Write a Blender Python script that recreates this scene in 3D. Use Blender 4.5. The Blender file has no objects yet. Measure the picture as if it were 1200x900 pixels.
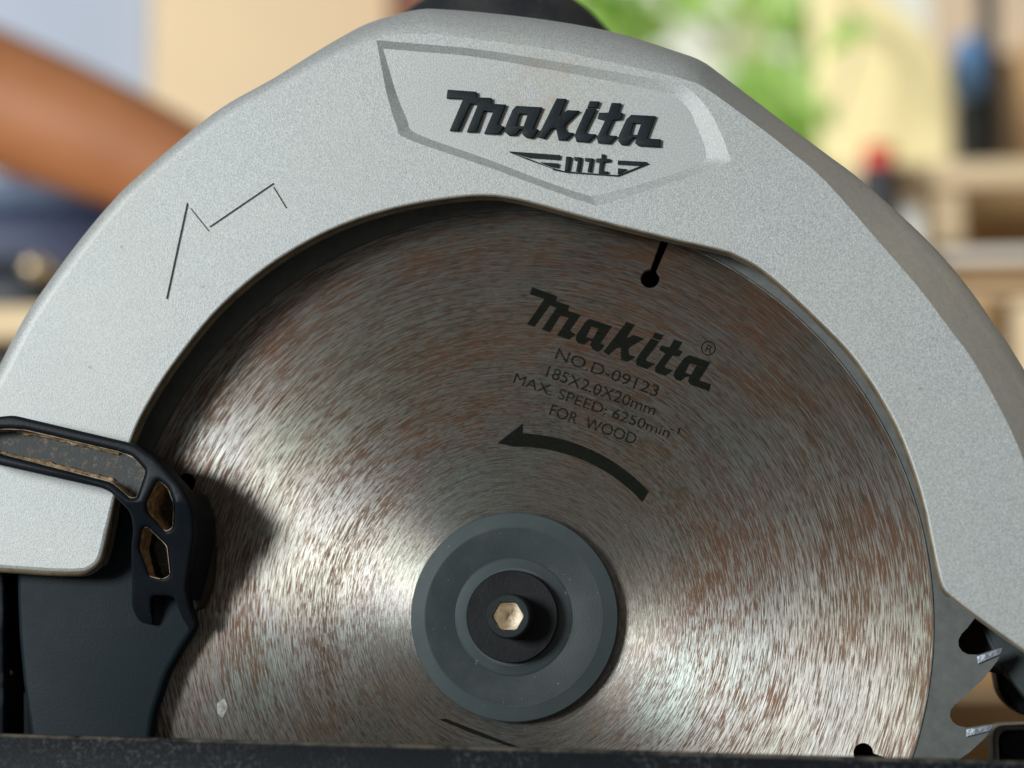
import bpy, bmesh, math, random
from mathutils import Vector, Matrix, noise

random.seed(7)
sc = bpy.context.scene
COL = sc.collection

# ------------------------------------------------------------------ camera
# blade plane is y = 0, blade centre is the world origin, camera on -y
W, H = 1200.0, 900.0
C0 = Vector((0.048, -0.42, -0.004))
T0 = Vector((-0.0008, 0.0, 0.0447))
FPX = 6130.0 * (T0 - C0).length
cam_d = bpy.data.cameras.new('camera')
cam = bpy.data.objects.new('camera', cam_d); COL.objects.link(cam)
cam_d.sensor_width = 36.0
cam_d.lens = 36.0 * FPX / W
cam_d.clip_start = 0.01; cam_d.clip_end = 100.0
q = (T0 - C0).to_track_quat('-Z', 'Y')
ROT = q.to_matrix()

def ray(px, py):
    return ROT @ Vector(((px - W / 2) / FPX, -(py - H / 2) / FPX, -1.0))

def hit(origin, px, py, y):
    d = ray(px, py)
    t = (y - origin.y) / d.y
    return origin + d * t

off = hit(C0, 605, 723, 0.0)
CAM = Vector((C0.x - off.x, C0.y, C0.z - off.z))
cam.location = CAM
cam.rotation_euler = q.to_euler()
cam_d.dof.use_dof = True
cam_d.dof.focus_distance = 0.416
cam_d.dof.aperture_fstop = 8.0
cam_d.dof.aperture_blades = 7
sc.camera = cam

# ------------------------------------------------------------------ world, sun, exposure
wd = bpy.data.worlds.new('World'); sc.world = wd; wd.use_nodes = True
bg = wd.node_tree.nodes['Background']
bg.inputs[0].default_value = (1.0, 0.95, 0.89, 1); bg.inputs[1].default_value = 0.23
sun_d = bpy.data.lights.new('sun', 'SUN'); sun = bpy.data.objects.new('sun', sun_d); COL.objects.link(sun)
sun_d.energy = 3.0; sun_d.angle = math.radians(16); sun_d.color = (0.98, 1.0, 0.985)
LDIR = Vector((0.70, 1.0, -0.20)).normalized()          # direction the light travels
sun.rotation_euler = LDIR.to_track_quat('-Z', 'Y').to_euler()
sun.location = (-1.5, -2.0, 0.8)
key_d = bpy.data.lights.new('doorway_light', 'AREA'); key = bpy.data.objects.new('doorway_light', key_d); COL.objects.link(key)
key_d.shape = 'DISK'; key_d.size = 0.22; key_d.energy = 1.25; key_d.color = (0.88, 0.97, 1.0)      # soft daylight from the open side of the workshop
key.location = -LDIR * 0.75
key.rotation_euler = LDIR.to_track_quat('-Z', 'Y').to_euler()
sc.view_settings.view_transform = 'Standard'; sc.view_settings.look = 'None'
sc.view_settings.exposure = 0.0; sc.view_settings.gamma = 1.0
sc.view_settings.use_curve_mapping = False
sc.render.engine = 'CYCLES'
sc.cycles.use_denoising = True
try: sc.cycles.denoiser = 'OPENIMAGEDENOISE'
except Exception: pass
sc.cycles.max_bounces = 8

# ------------------------------------------------------------------ helpers
def P(px, py, y):
    """point of the plane y = const that the photograph shows at pixel (px, py)"""
    return hit(CAM, px, py, y)

MM = 0.001
PX = 1.0 / 6130.0            # metres per pixel at the blade

def obj(name, me, mat=None, parent=None):
    o = bpy.data.objects.new(name, me); COL.objects.link(o)
    if mat is not None and not me.materials:
        me.materials.append(mat)
    if parent is not None:
        o.parent = parent
        o.matrix_parent_inverse = Matrix.Translation(-Vector(parent.get('base', (0, 0, 0))))
    return o

def thing(name, label, cat, base, group=None):
    o = bpy.data.objects.new(name, None); COL.objects.link(o)
    o.empty_display_size = 0.01
    o.location = base
    o['base'] = tuple(base)
    o['label'] = label; o['category'] = cat
    if group: o['group'] = group
    return o

def tag(o, label, cat, group=None):
    o['label'] = label; o['category'] = cat
    if group: o['group'] = group
    return o

def mesh_py(verts, faces, smooth=False, fix=True, sharp=None):
    me = bpy.data.meshes.new('mesh')
    me.from_pydata([tuple(v) for v in verts], [], faces)
    if fix:
        b = bmesh.new(); b.from_mesh(me)
        bmesh.ops.remove_doubles(b, verts=b.verts, dist=1e-7)
        bmesh.ops.recalc_face_normals(b, faces=b.faces)
        b.to_mesh(me); b.free()
    me.polygons.foreach_set('use_smooth', [smooth] * len(me.polygons))
    if sharp: me.set_sharp_from_angle(angle=math.radians(sharp))
    me.update()
    return me

def catmull(pts, per=6, closed=False):
    n = len(pts); out = []
    segs = n if closed else n - 1
    for i in range(segs):
        if closed:
            p0, p1, p2, p3 = pts[(i - 1) % n], pts[i], pts[(i + 1) % n], pts[(i + 2) % n]
        else:
            p0, p1, p2, p3 = pts[max(i - 1, 0)], pts[i], pts[i + 1], pts[min(i + 2, n - 1)]
        for k in range(per):
            t = k / per
            out.append(tuple(0.5 * (2 * b + (c - a) * t + (2 * a - 5 * b + 4 * c - d) * t * t + (3 * b - a - 3 * c + d) * t ** 3)
                             for a, b, c, d in zip(p0, p1, p2, p3)))
    if not closed: out.append(tuple(pts[-1]))
    return out

def round_poly(pts, r, n=4):
    """round the corners of a closed px polygon"""
    out = []
    N = len(pts)
    for i in range(N):
        a, b, c = Vector(pts[i - 1][:2]), Vector(pts[i][:2]), Vector(pts[(i + 1) % N][:2])
        rr = r[i] if isinstance(r, (list, tuple)) else r
        d1, d2 = (a - b), (c - b)
        k = min(rr, d1.length * 0.45, d2.length * 0.45)
        p, q_ = b + d1.normalized() * k, b + d2.normalized() * k
        for j in range(n + 1):
            t = j / n
            out.append(tuple(p * (1 - t) ** 2 + b * 2 * t * (1 - t) + q_ * t * t))
    return out

def offset_path(pts, dd, closed=False):
    n = len(pts); out = []
    for i in range(n):
        d = dd[i] if isinstance(dd, list) else dd
        a = Vector(pts[(i - 1) % n] if closed else pts[max(i - 1, 0)]); c = Vector(pts[(i + 1) % n] if closed else pts[min(i + 1, n - 1)])
        t = (c - a).normalized()
        out.append((pts[i][0] + t.y * d, pts[i][1] - t.x * d))
    return out

def curve_mesh(loops, y_front, y_back, bevel=0.0, res=3, px=True, y_ref=None):
    """filled, bevelled slab from px loops (first = outline, rest = holes), as world-space mesh"""
    cu = bpy.data.curves.new('tmp', 'CURVE'); cu.dimensions = '2D'; cu.fill_mode = 'BOTH'
    yr = y_front if y_ref is None else y_ref
    for lp in loops:
        s = cu.splines.new('POLY'); s.points.add(len(lp) - 1); s.use_cyclic_u = True
        for p, v in zip(s.points, lp):
            if px:
                w = P(v[0], v[1], yr); p.co = (w.x, w.z, 0, 1)
            else:
                p.co = (v[0], v[1], 0, 1)
    depth = abs(y_back - y_front)
    cu.bevel_depth = bevel; cu.bevel_resolution = res; cu.offset = -bevel
    cu.extrude = depth / 2 - bevel
    o = bpy.data.objects.new('tmp', cu); COL.objects.link(o)
    dg = bpy.context.evaluated_depsgraph_get()
    me = bpy.data.meshes.new_from_object(o.evaluated_get(dg))
    bpy.data.objects.remove(o); bpy.data.curves.remove(cu)
    yc = (y_front + y_back) / 2
    for v in me.vertices:
        x, yy, z = v.co
        v.co = (x, yc - z, yy)
    b = bmesh.new(); b.from_mesh(me)
    bmesh.ops.remove_doubles(b, verts=b.verts, dist=2e-6)
    bmesh.ops.recalc_face_normals(b, faces=b.faces)
    b.to_mesh(me); b.free()
    me.polygons.foreach_set('use_smooth', [True] * len(me.polygons))
    me.set_sharp_from_angle(angle=math.radians(32))
    me.materials.clear()
    return me

def lathe(profile, n=96):
    """profile: (r, y) list; revolve about the y axis"""
    vs, fs = [], []
    for r, y in profile:
        for k in range(n):
            a = 2 * math.pi * k / n
            vs.append((r * math.cos(a), y, r * math.sin(a)))
    for i in range(len(profile) - 1):
        for k in range(n):
            fs.append((i * n + k, i * n + (k + 1) % n, (i + 1) * n + (k + 1) % n, (i + 1) * n + k))
    return vs, fs

def box_mesh(lo, hi, bev=0.0, seg=2):
    b = bmesh.new(); bmesh.ops.create_cube(b, size=1)
    for v in b.verts:
        v.co = Vector([lo[i] + (v.co[i] + 0.5) * (hi[i] - lo[i]) for i in range(3)])
    if bev:
        bmesh.ops.bevel(b, geom=b.edges[:], offset=bev, segments=seg, affect='EDGES', profile=0.5)
    bmesh.ops.recalc_face_normals(b, faces=b.faces)
    me = bpy.data.meshes.new('mesh'); b.to_mesh(me); b.free()
    me.polygons.foreach_set('use_smooth', [True] * len(me.polygons))
    me.set_sharp_from_angle(angle=math.radians(35))
    return me

def pxbox(x0, y0, x1, y1, yf, depth, bev=0.002):
    """upright block whose front face is seen at those pixels, at world depth yf"""
    a = P(x0, y1, yf); b = P(x1, y0, yf)
    return box_mesh((a.x, yf, a.z), (b.x, yf + depth, b.z), bev)

def tube_mesh(pts, rads, n=20, per=6):
    data = catmull([tuple(p) + (r,) for p, r in zip(pts, rads)], per)
    vs, fs = [], []
    prev = None
    for i, d in enumerate(data):
        p = Vector(d[:3]); nx = Vector(data[min(i + 1, len(data) - 1)][:3]); pv = Vector(data[max(i - 1, 0)][:3])
        t = (nx - pv).normalized()
        u = prev - t * prev.dot(t) if prev is not None else t.orthogonal()
        u.normalize(); prev = u; v = t.cross(u)
        for k in range(n):
            a = 2 * math.pi * k / n
            vs.append(p + (u * math.cos(a) + v * math.sin(a)) * d[3])
    m = len(data)
    for i in range(m - 1):
        for k in range(n):
            fs.append((i * n + k, i * n + (k + 1) % n, (i + 1) * n + (k + 1) % n, (i + 1) * n + k))
    fs.append(tuple(range(n))); fs.append(tuple(range((m - 1) * n, m * n)))
    return mesh_py(vs, fs, True, sharp=50)

# ------------------------------------------------------------------ materials
class NT:
    def __init__(s, name):
        s.m = bpy.data.materials.new(name); s.m.use_nodes = True
        s.t = s.m.node_tree; s.b = s.t.nodes['Principled BSDF']; s.out = s.t.nodes['Material Output']
    def n(s, kind, **kw):
        nd = s.t.nodes.new('ShaderNode' + kind)
        for k, v in kw.items():
            if k.startswith('i_'):
                key = k[2:]; key = int(key) if key.isdigit() else key.replace('_', ' ')
                s.set(nd.inputs[key], v)
            else: setattr(nd, k, v)
        return nd
    def set(s, sock, v):
        if isinstance(v, bpy.types.NodeSocket): s.t.links.new(v, sock)
        elif isinstance(v, (tuple, list)) and sock.type == 'RGBA' and len(v) == 3: sock.default_value = (*v, 1)
        else: sock.default_value = v
    def math(s, op, a, b=0.0, c=0.0, clamp=False):
        nd = s.n('Math', operation=op, use_clamp=clamp)
        s.set(nd.inputs[0], a); s.set(nd.inputs[1], b); s.set(nd.inputs[2], c)
        return nd.outputs[0]
    def mix(s, f, a, b, blend='MIX'):
        nd = s.n('Mix', data_type='RGBA', blend_type=blend)
        s.set(nd.inputs[0], f); s.set(nd.inputs[6], a); s.set(nd.inputs[7], b)
        return nd.outputs[2]
    def ramp(s, f, stops):
        nd = s.n('ValToRGB'); s.set(nd.inputs[0], f)
        el = nd.color_ramp.elements
        while len(el) < len(stops): el.new(0.5)
        for e, (p, c) in zip(el, stops):
            e.position = p; e.color = (*c, 1) if isinstance(c, tuple) else (c, c, c, 1)
        return nd.outputs[0]
    def noise(s, vec, scale, detail=2.0, rough=0.5, dist=0.0):
        nd = s.n('TexNoise'); s.set(nd.inputs['Vector'], vec)
        nd.inputs['Scale'].default_value = scale; nd.inputs['Detail'].default_value = detail
        nd.inputs['Roughness'].default_value = rough; nd.inputs['Distortion'].default_value = dist
        return nd.outputs['Fac']
    def p(s, **kw):
        for k, v in kw.items(): s.set(s.b.inputs[k.replace('_', ' ')], v)
    def bump(s, h, strength, dist):
        nd = s.n('Bump'); nd.inputs['Strength'].default_value = strength; nd.inputs['Distance'].default_value = dist
        s.set(nd.inputs['Height'], h); return nd.outputs[0]
    def obj(s): return s.n('TexCoord').outputs['Object']

def m_plain(name, col, rough=0.6, metal=0.0, var=0.15, scale=40.0, bump=0.0, bscale=400.0, stretch=None):
    t = NT(name); v = t.obj()
    if stretch:
        mp = t.n('Mapping'); t.set(mp.inputs['Vector'], v); mp.inputs['Scale'].default_value = stretch; v = mp.outputs[0]
    f = t.noise(v, scale, 4, 0.6)
    lo = tuple(c * (1 - var) for c in col); hi = tuple(min(1, c * (1 + var)) for c in col)
    t.p(Base_Color=t.ramp(f, [(0.3, lo), (0.7, hi)]), Roughness=rough, Metallic=metal)
    if bump: t.p(Normal=t.bump(t.noise(v, bscale, 3), 0.5, bump))
    return t.m

def m_paint():
    """coarse silver metallic paint on cast metal, with warmer chamfers on the right and a sooty stain"""
    t = NT('silver_paint'); v = t.obj()
    g1 = t.noise(v, 3900, 2, 0.7); g2 = t.noise(v, 60, 5, 0.6); g3 = t.noise(v, 900, 3, 0.6)
    base = t.ramp(g1, [(0.32, (0.235, 0.254, 0.256)), (0.5, (0.33, 0.356, 0.36)), (0.70, (0.455, 0.485, 0.487))])
    base = t.mix(t.ramp(g2, [(0.45, 0.0), (0.75, 0.22)]), base, (0.40, 0.385, 0.34))
    # warmer, less metallic chamfers on the right: by face orientation away from the front face, broken by noise
    geo = t.n('NewGeometry'); sp = t.n('SeparateXYZ'); t.set(sp.inputs[0], geo.outputs['True Normal'])
    a = t.math('ABSOLUTE', sp.outputs[1])
    pos = t.n('SeparateXYZ'); t.set(pos.inputs[0], v)
    side = t.ramp(pos.outputs[0], [(0.035, 0.0), (0.06, 1.0)])
    ch = t.math('MULTIPLY', t.ramp(a, [(0.72, 1.0), (0.95, 0.0)]), side)
    ch = t.math('MULTIPLY', ch, t.ramp(g2, [(0.3, 0.55), (0.6, 1.0)]))
    chamfer_tone = t.mix(t.ramp(g3, [(0.35, 0.0), (0.7, 0.5)]), (0.35, 0.325, 0.275), (0.47, 0.44, 0.385))
    base = t.mix(ch, base, chamfer_tone)
    # warm soot stain above the raised lettering
    d = t.n('VectorMath', operation='DISTANCE'); t.set(d.inputs[0], v); d.inputs[1].default_value = tuple(P(640, 118, -0.011))
    st = t.ramp(d.outputs['Value'], [(0.0, 1.0), (0.014, 0.0)])
    st = t.math('MULTIPLY', st, t.ramp(t.noise(v, 260, 4, 0.7), [(0.40, 0.0), (0.7, 0.75)]))
    base = t.mix(st, base, (0.30, 0.22, 0.13))
    # fine scratches in two directions and dull rubbed areas
    for ang, thr in ((0.5, 0.72), (-0.9, 0.735)):
        mp = t.n('Mapping'); t.set(mp.inputs['Vector'], v); mp.inputs['Rotation'].default_value = (0, ang, 0); mp.inputs['Scale'].default_value = (70, 1, 2600)
        sc_ = t.ramp(t.noise(mp.outputs[0], 1.0, 2, 0.5), [(thr, 0.0), (thr + 0.03, 0.45)])
        base = t.mix(sc_, base, (0.62, 0.63, 0.61))
    base = t.mix(t.ramp(t.noise(v, 24, 4, 0.6), [(0.42, 0.0), (0.72, 0.30)]), base, (0.30, 0.305, 0.29))
    # bare dark specks
    sp2 = t.ramp(t.noise(v, 420, 1), [(0.80, 0.0), (0.82, 0.5)])
    base = t.mix(sp2, base, (0.16, 0.15, 0.13))
    t.p(Base_Color=base, Metallic=t.math('MULTIPLY', t.math('SUBTRACT', 1.0, ch), 0.28), Roughness=t.math('MULTIPLY_ADD', g1, 0.2, 0.42),
        Normal=t.bump(g1, 0.36, 0.00014))
    return t.m

def m_blade():
    """circularly ground steel with rust caught in the grooves"""
    t = NT('ground_steel'); v = t.obj()
    s = t.n('SeparateXYZ'); t.set(s.inputs[0], v)
    x, z = s.outputs[0], s.outputs[2]
    r = t.math('SQRT', t.math('ADD', t.math('MULTIPLY', x, x), t.math('MULTIPLY', z, z)))
    ux, uz = t.math('DIVIDE', x, r), t.math('DIVIDE', z, r)
    def polar(a, sr, off=0.0):
        c = t.n('CombineXYZ')
        t.set(c.inputs[0], t.math('MULTIPLY', ux, a)); t.set(c.inputs[1], t.math('MULTIPLY', uz, a))
        t.set(c.inputs[2], t.math('MULTIPLY_ADD', r, sr, off)); return c.outputs[0]
    long_ = t.noise(polar(5, 5000), 1.0, 3, 0.7, 0.25)          # long grinding lines
    fleck = t.noise(polar(13, 4600, 31.0), 1.0, 3, 0.65, 0.3)   # short rust flecks
    hair = t.noise(polar(24, 5600, 57.0), 1.0, 1, 0.5)
    patch = t.noise(v, 45, 3, 0.6)
    band = t.noise(polar(1.2, 120, 3.0), 1.0, 2, 0.5)
    tint = t.noise(polar(1.5, 45, 17.0), 1.0, 1, 0.5)
    hub = t.ramp(t.math('MULTIPLY', r, 10.0), [(0.21, 0.35), (0.36, 1.0)])      # the clamped middle is smoother
    steel = t.ramp(tint, [(0.32, (0.255, 0.265, 0.235)), (0.45, (0.285, 0.28, 0.255)), (0.55, (0.27, 0.268, 0.262)), (0.68, (0.265, 0.302, 0.29))])
    steel = t.mix(t.ramp(long_, [(0.36, 0.70), (0.56, 0.0)]), steel, (0.10, 0.078, 0.055))
    steel = t.mix(t.math('MULTIPLY', t.ramp(hair, [(0.34, 0.6), (0.47, 0.0)]), hub), steel, (0.05, 0.036, 0.024))
    ru = t.math('MULTIPLY_ADD', patch, 0.28, t.math('MULTIPLY_ADD', band, 0.30, fleck))
    rust = t.math('MULTIPLY', t.ramp(t.math('MULTIPLY', ru, 0.5), [(0.380, 0.0), (0.430, 0.9)]), hub)
    rcol = t.mix(t.ramp(t.math('ADD', patch, t.math('MULTIPLY', hair, 0.3)), [(0.55, 0.0), (0.75, 1.0)]), (0.068, 0.042, 0.025), (0.105, 0.050, 0.027))
    col = t.mix(rust, steel, rcol)
    # pale scuff pock marks
    tang = t.n('Tangent', direction_type='RADIAL', axis='Y')
    h = t.math('MULTIPLY_ADD', fleck, 0.7, t.math('MULTIPLY_ADD', hair, 0.5, long_))
    t.p(Base_Color=col, Metallic=t.math('MULTIPLY_ADD', rust, -0.38, 0.95), Roughness=t.math('MULTIPLY_ADD', rust, 0.10, 0.42), Specular_IOR_Level=0.1,
        Anisotropic=0.93, Anisotropic_Rotation=0.25, Tangent=tang.outputs[0], Normal=t.bump(h, 0.2, 0.0001))
    return t.m

def m_rim():
    t = NT('blade_rim_steel'); v = t.obj()
    f = t.noise(v, 500, 4, 0.6); g = t.noise(v, 60, 3)
    t.p(Base_Color=t.ramp(f, [(0.3, (0.085, 0.092, 0.09)), (0.7, (0.115, 0.125, 0.12))]), Metallic=0.4,
        Roughness=t.math('MULTIPLY_ADD', g, 0.2, 0.42), Normal=t.bump(f, 0.2, 0.0001))
    return t.m

def m_print():
    """worn dark ink: grooves of the steel show through"""
    t = NT('worn_black_ink'); v = t.obj()
    s = t.n('SeparateXYZ'); t.set(s.inputs[0], v); x, z = s.outputs[0], s.outputs[2]
    r = t.math('SQRT', t.math('ADD', t.math('MULTIPLY', x, x), t.math('MULTIPLY', z, z)))
    c = t.n('CombineXYZ')
    t.set(c.inputs[0], t.math('MULTIPLY', t.math('DIVIDE', x, r), 16)); t.set(c.inputs[1], t.math('MULTIPLY', t.math('DIVIDE', z, r), 16))
    t.set(c.inputs[2], t.math('MULTIPLY', r, 2400))
    f = t.noise(c.outputs[0], 1.0, 2, 0.6)
    t.p(Base_Color=(0.008, 0.009, 0.007), Roughness=0.8, Metallic=0.0, Specular_IOR_Level=0.04, Alpha=t.ramp(t.math('MULTIPLY_ADD', t.noise(v, 300, 3, 0.6), 0.25, t.math('MULTIPLY', f, 0.75)), [(0.36, 0.38), (0.54, 0.93)]))
    return t.m

def m_plastic(name, col, rough=0.42, dust=0.12, dcol=(0.30, 0.27, 0.22), grain=1500.0, speck=True, spec=0.12):
    t = NT(name); v = t.obj()
    f = t.noise(v, 70, 6, 0.65); g = t.noise(v, grain, 2, 0.6); sp = t.noise(v, 1300, 1)
    b = t.mix(t.math('MULTIPLY', t.ramp(f, [(0.42, 0.0), (0.72, 1.0)]), dust), col, dcol)
    if speck: b = t.mix(t.ramp(sp, [(0.75, 0.0), (0.80, 0.5)]), b, dcol)
    t.p(Base_Color=b, Specular_IOR_Level=spec, Roughness=t.math('MULTIPLY_ADD', f, 0.25, rough - 0.1), Normal=t.bump(g, 0.25, 0.00012))
    return t.m

def m_dust(name='saw_dust'):
    t = NT(name); v = t.obj()
    f = t.noise(v, 520, 6, 0.75); g = t.noise(v, 2200, 2)
    b = t.ramp(f, [(0.30, (0.035, 0.028, 0.02)), (0.45, (0.17, 0.105, 0.055)), (0.62, (0.38, 0.27, 0.15)), (0.8, (0.62, 0.51, 0.36))])
    t.p(Base_Color=b, Roughness=0.95, Normal=t.bump(g, 0.6, 0.0004))
    return t.m

def m_dusty_floor():
    t = NT('dusty_grey_plastic'); v = t.obj()
    f = t.noise(v, 900, 5, 0.8); g = t.noise(v, 2200, 2)
    b = t.mix(t.ramp(f, [(0.53, 0.0), (0.72, 0.6)]), (0.034, 0.040, 0.042), (0.26, 0.19, 0.115))
    t.p(Base_Color=b, Roughness=0.75, Normal=t.bump(g, 0.5, 0.0002))
    return t.m

def m_wood(name, a, b, axis=0, scale=14.0):
    t = NT(name); v = t.obj()
    mp = t.n('Mapping'); t.set(mp.inputs['Vector'], v)
    sc_ = [9.0, 9.0, 9.0]; sc_[axis] = 0.7; mp.inputs['Scale'].default_value = sc_
    f = t.noise(mp.outputs[0], scale, 5, 0.6, 0.6)
    t.p(Base_Color=t.ramp(f, [(0.3, a), (0.7, b)]), Roughness=0.7, Normal=t.bump(f, 0.2, 0.001))
    return t.m

M = {}
M['paint'] = m_paint(); M['blade'] = m_blade(); M['rim'] = m_rim(); M['print'] = m_print()
M['letter'] = m_plastic('black_letter_paint', (0.008, 0.013, 0.017), 0.45, 0.15, (0.05, 0.055, 0.06), 2600)
M['lever'] = m_plastic('black_lever_plastic', (0.005, 0.008, 0.012), 0.40, 0.10, (0.05, 0.045, 0.04))
M['lower'] = m_plastic('dark_blue_grey_guard', (0.006, 0.012, 0.016), 0.5, 0.2, (0.014, 0.022, 0.026), 1800, True, 0.1)
M['base'] = m_plastic('black_base_paint', (0.003, 0.0045, 0.007), 0.42, 0.85, (0.055, 0.062, 0.066), 1500, True, 0.08)
def m_lip():
    t = NT('dusty_black_lip'); v = t.obj()
    f = t.noise(v, 55, 5, 0.65); g = t.noise(v, 1100, 3, 0.7); k = t.noise(v, 2600, 2)
    d = t.math('MULTIPLY', t.ramp(g, [(0.50, 0.0), (0.66, 1.0)]), t.ramp(f, [(0.45, 0.04), (0.66, 1.0)]))
    b = t.mix(d, (0.0035, 0.005, 0.0075), (0.05, 0.057, 0.061))
    geo = t.n('NewGeometry'); sp = t.n('SeparateXYZ'); t.set(sp.inputs[0], geo.outputs['Normal'])
    top = t.math('MULTIPLY', t.ramp(sp.outputs[2], [(0.35, 0.0), (0.8, 1.0)]), t.ramp(t.noise(v, 160, 4, 0.7), [(0.38, 0.1), (0.6, 0.8)]))
    b = t.mix(top, b, (0.14, 0.125, 0.10))
    t.p(Base_Color=b, Specular_IOR_Level=0.1, Roughness=0.5, Normal=t.bump(k, 0.35, 0.00015))
    return t.m
M['lip'] = m_lip()
M['grip'] = m_plastic('black_grip_rubber', (0.018, 0.020, 0.024), 0.55, 0.1)
M['body'] = m_plastic('motor_housing_black', (0.015, 0.02, 0.025), 0.5, 0.1)
M['cavity'] = m_plastic('soot_brown_casting', (0.030, 0.026, 0.020), 0.8, 0.3, (0.08, 0.06, 0.04))
M['edge'] = m_plain('dusty_lip', (0.15, 0.12, 0.078), 0.85, 0, 0.4, 300)
M['flange'] = m_plastic('gunmetal_flange', (0.034, 0.044, 0.047), 0.42, 0.12, (0.16, 0.17, 0.17), 2400)
def m_flange():
    t = NT('gunmetal_flange'); v = t.obj(); s = t.n('SeparateXYZ'); t.set(s.inputs[0], v)
    r = t.math('SQRT', t.math('ADD', t.math('MULTIPLY', s.outputs[0], s.outputs[0]), t.math('MULTIPLY', s.outputs[2], s.outputs[2])))
    f = t.noise(v, 120, 5, 0.65); g = t.noise(v, 2400, 2); sp = t.noise(v, 1500, 1)
    rr = t.math('MULTIPLY', r, 40.0)
    c = t.ramp(rr, [(0.425, (0.047, 0.060, 0.064)), (0.44, (0.029, 0.038, 0.041)), (0.66, (0.027, 0.036, 0.039)), (0.675, (0.050, 0.064, 0.068))])
    c = t.mix(t.ramp(f, [(0.45, 0.0), (0.75, 0.2)]), c, (0.10, 0.11, 0.11))
    c = t.mix(t.ramp(sp, [(0.77, 0.0), (0.80, 0.6)]), c, (0.2, 0.2, 0.19))
    t.p(Base_Color=c, Specular_IOR_Level=0.15, Roughness=t.math('MULTIPLY_ADD', f, 0.2, 0.36), Normal=t.bump(t.math('ADD', g, t.math('MULTIPLY', t.math('SINE', t.math('MULTIPLY', r, 14000.0)), 0.12)), 0.18, 0.0001))
    return t.m
M['flange2'] = m_flange()
M['washer'] = m_plastic('black_oxide_washer', (0.006, 0.007, 0.009), 0.42, 0.5, (0.02, 0.022, 0.025), 1500)
M['bolt'] = m_plastic('black_oxide_bolt', (0.014, 0.018, 0.020), 0.40, 0.2, (0.06, 0.07, 0.07), 1500)
M['dust'] = m_dust(); M['floor'] = m_dusty_floor()
M['carbide'] = m_plain('carbide', (0.24, 0.275, 0.32), 0.5, 0.6, 0.6, 1100, 0.0003, 1500)
M['dark'] = m_plain('print_line', (0.02, 0.02, 0.018), 0.6)

# ------------------------------------------------------------------ SETTING (bench and yard behind)
ZB = P(600, 876, -0.030).z - 0.012         # underside of the saw's base plate
M['bench'] = m_wood('bench_wood', (0.30, 0.19, 0.10), (0.48, 0.33, 0.18), 0)
def structure(o): o['kind'] = 'structure'; return o
fl = structure(obj('ground', mesh_py([(-12, -3, ZB - 0.85), (12, -3, ZB - 0.85), (12, 12, ZB - 0.85), (-12, 12, ZB - 0.85)], [(0, 1, 2, 3)]),
                   m_plain('concrete_ground', (0.34, 0.33, 0.30), 0.9, 0, 0.2, 6)))

bt = thing('workbench', 'wooden workbench under the saw and lumber', 'workbench', (0.2, 0.9, ZB - 0.85))
for k in range(6):
    y0 = 0.03 + k * 0.262
    obj('plank', box_mesh((-1.2, y0, ZB - 0.04), (1.6, y0 + 0.259, ZB - 0.0005), 0.002), M['bench'], bt)
for sx in (-1.1, 1.45):
    for sy in (0.08, 1.5):
        obj('leg', box_mesh((sx, sy, ZB - 0.85), (sx + 0.08, sy + 0.08, ZB - 0.0405), 0.003), M['bench'], bt)

# ------------------------------------------------------------------ THE SAW
base_pt = Vector((0.0, 0.04, ZB))
saw = thing('circular_saw', 'used circular saw with silver cast guard and rusty ground blade', 'circular saw', base_pt)

# ---- upper guard: traced silhouette S and the edge of its flat front face B (paired), px
YF = -0.0135
RDEP = 0.0008
SB = [  # S(x,y), B(x,y), drop of the bevel (mm), flatness (0 round .. 1 chamfer)
    ((-75, 640), (-62, 640), 1.9, 0), ((-55, 535), (-42, 538), 1.9, 0), ((0, 427), (13, 433), 1.9, 0), ((29, 372), (41, 379), 1.9, 0),
    ((64, 321), (75, 329), 1.9, 0), ((97, 277), (107, 286), 1.9, 0), ((129, 239), (138, 249), 1.9, 0), ((160, 208), (168, 219), 1.9, 0),
    ((250, 133), (257, 146), 1.9, 0), ((320, 92), (327, 106), 1.9, 0), ((380, 55), (388, 73), 3, 0), ((425, 30), (432, 50), 5, 0),
    ((457, 19), (462, 41), 5, 0), ((492, 11), (494, 40), 6, 0), ((520, 11), (519, 41), 6, 0), ((570, 15), (566, 47), 6, 0.1),
    ((645, 24), (639, 57), 6.5, 0.1), ((720, 38), (712, 72), 7, 0.15), ((795, 61), (783, 88), 7, 0.3), ((823, 72), (808, 95), 7.5, 0.6),
    ((847, 89), (828, 104), 8, 0.9), ((921, 145), (890, 149), 8, 1), ((965, 178), (927, 178), 8, 1), ((1010, 212), (968, 213), 8, 1),
    ((1080, 275), (1033, 287), 8.5, 1), ((1127, 327), (1078, 339), 9, 1), ((1164, 378), (1114, 387), 9, 1), ((1192, 420), (1143, 427), 9, 1),
    ((1232, 490), (1185, 505), 9, 1), ((1262, 570), (1216, 585), 9, 1), ((1278, 650), (1234, 660), 9, 1), ((1284, 730), (1242, 735), 9, 1),
    ((1280, 812), (1240, 806), 9, 1)]
sb = catmull([(*s, *b, d, f) for s, b, d, f in SB], 5)
INNER = [(1240, 792), (1200, 764), (1170, 743), (1140, 721), (1112, 699), (1103, 688), (1098, 672), (1091, 640), (1081, 592), (1065, 540), (1042, 487),
         (1002, 424), (960, 379), (912, 334), (885, 313), (862, 301), (845, 295), (780, 280), (700, 260), (630, 241), (600, 234), (575, 231), (545, 232),
         (500, 238), (450, 249), (400, 266), (350, 291), (300, 325), (250, 371), (205, 428), (180, 466), (161, 502), (148, 540), (139, 575),
         (131, 620), (125, 648), (119, 662), (108, 671), (95, 675), (60, 675), (0, 671), (-70, 667)]
inner = catmull(INNER, 4)
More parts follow.
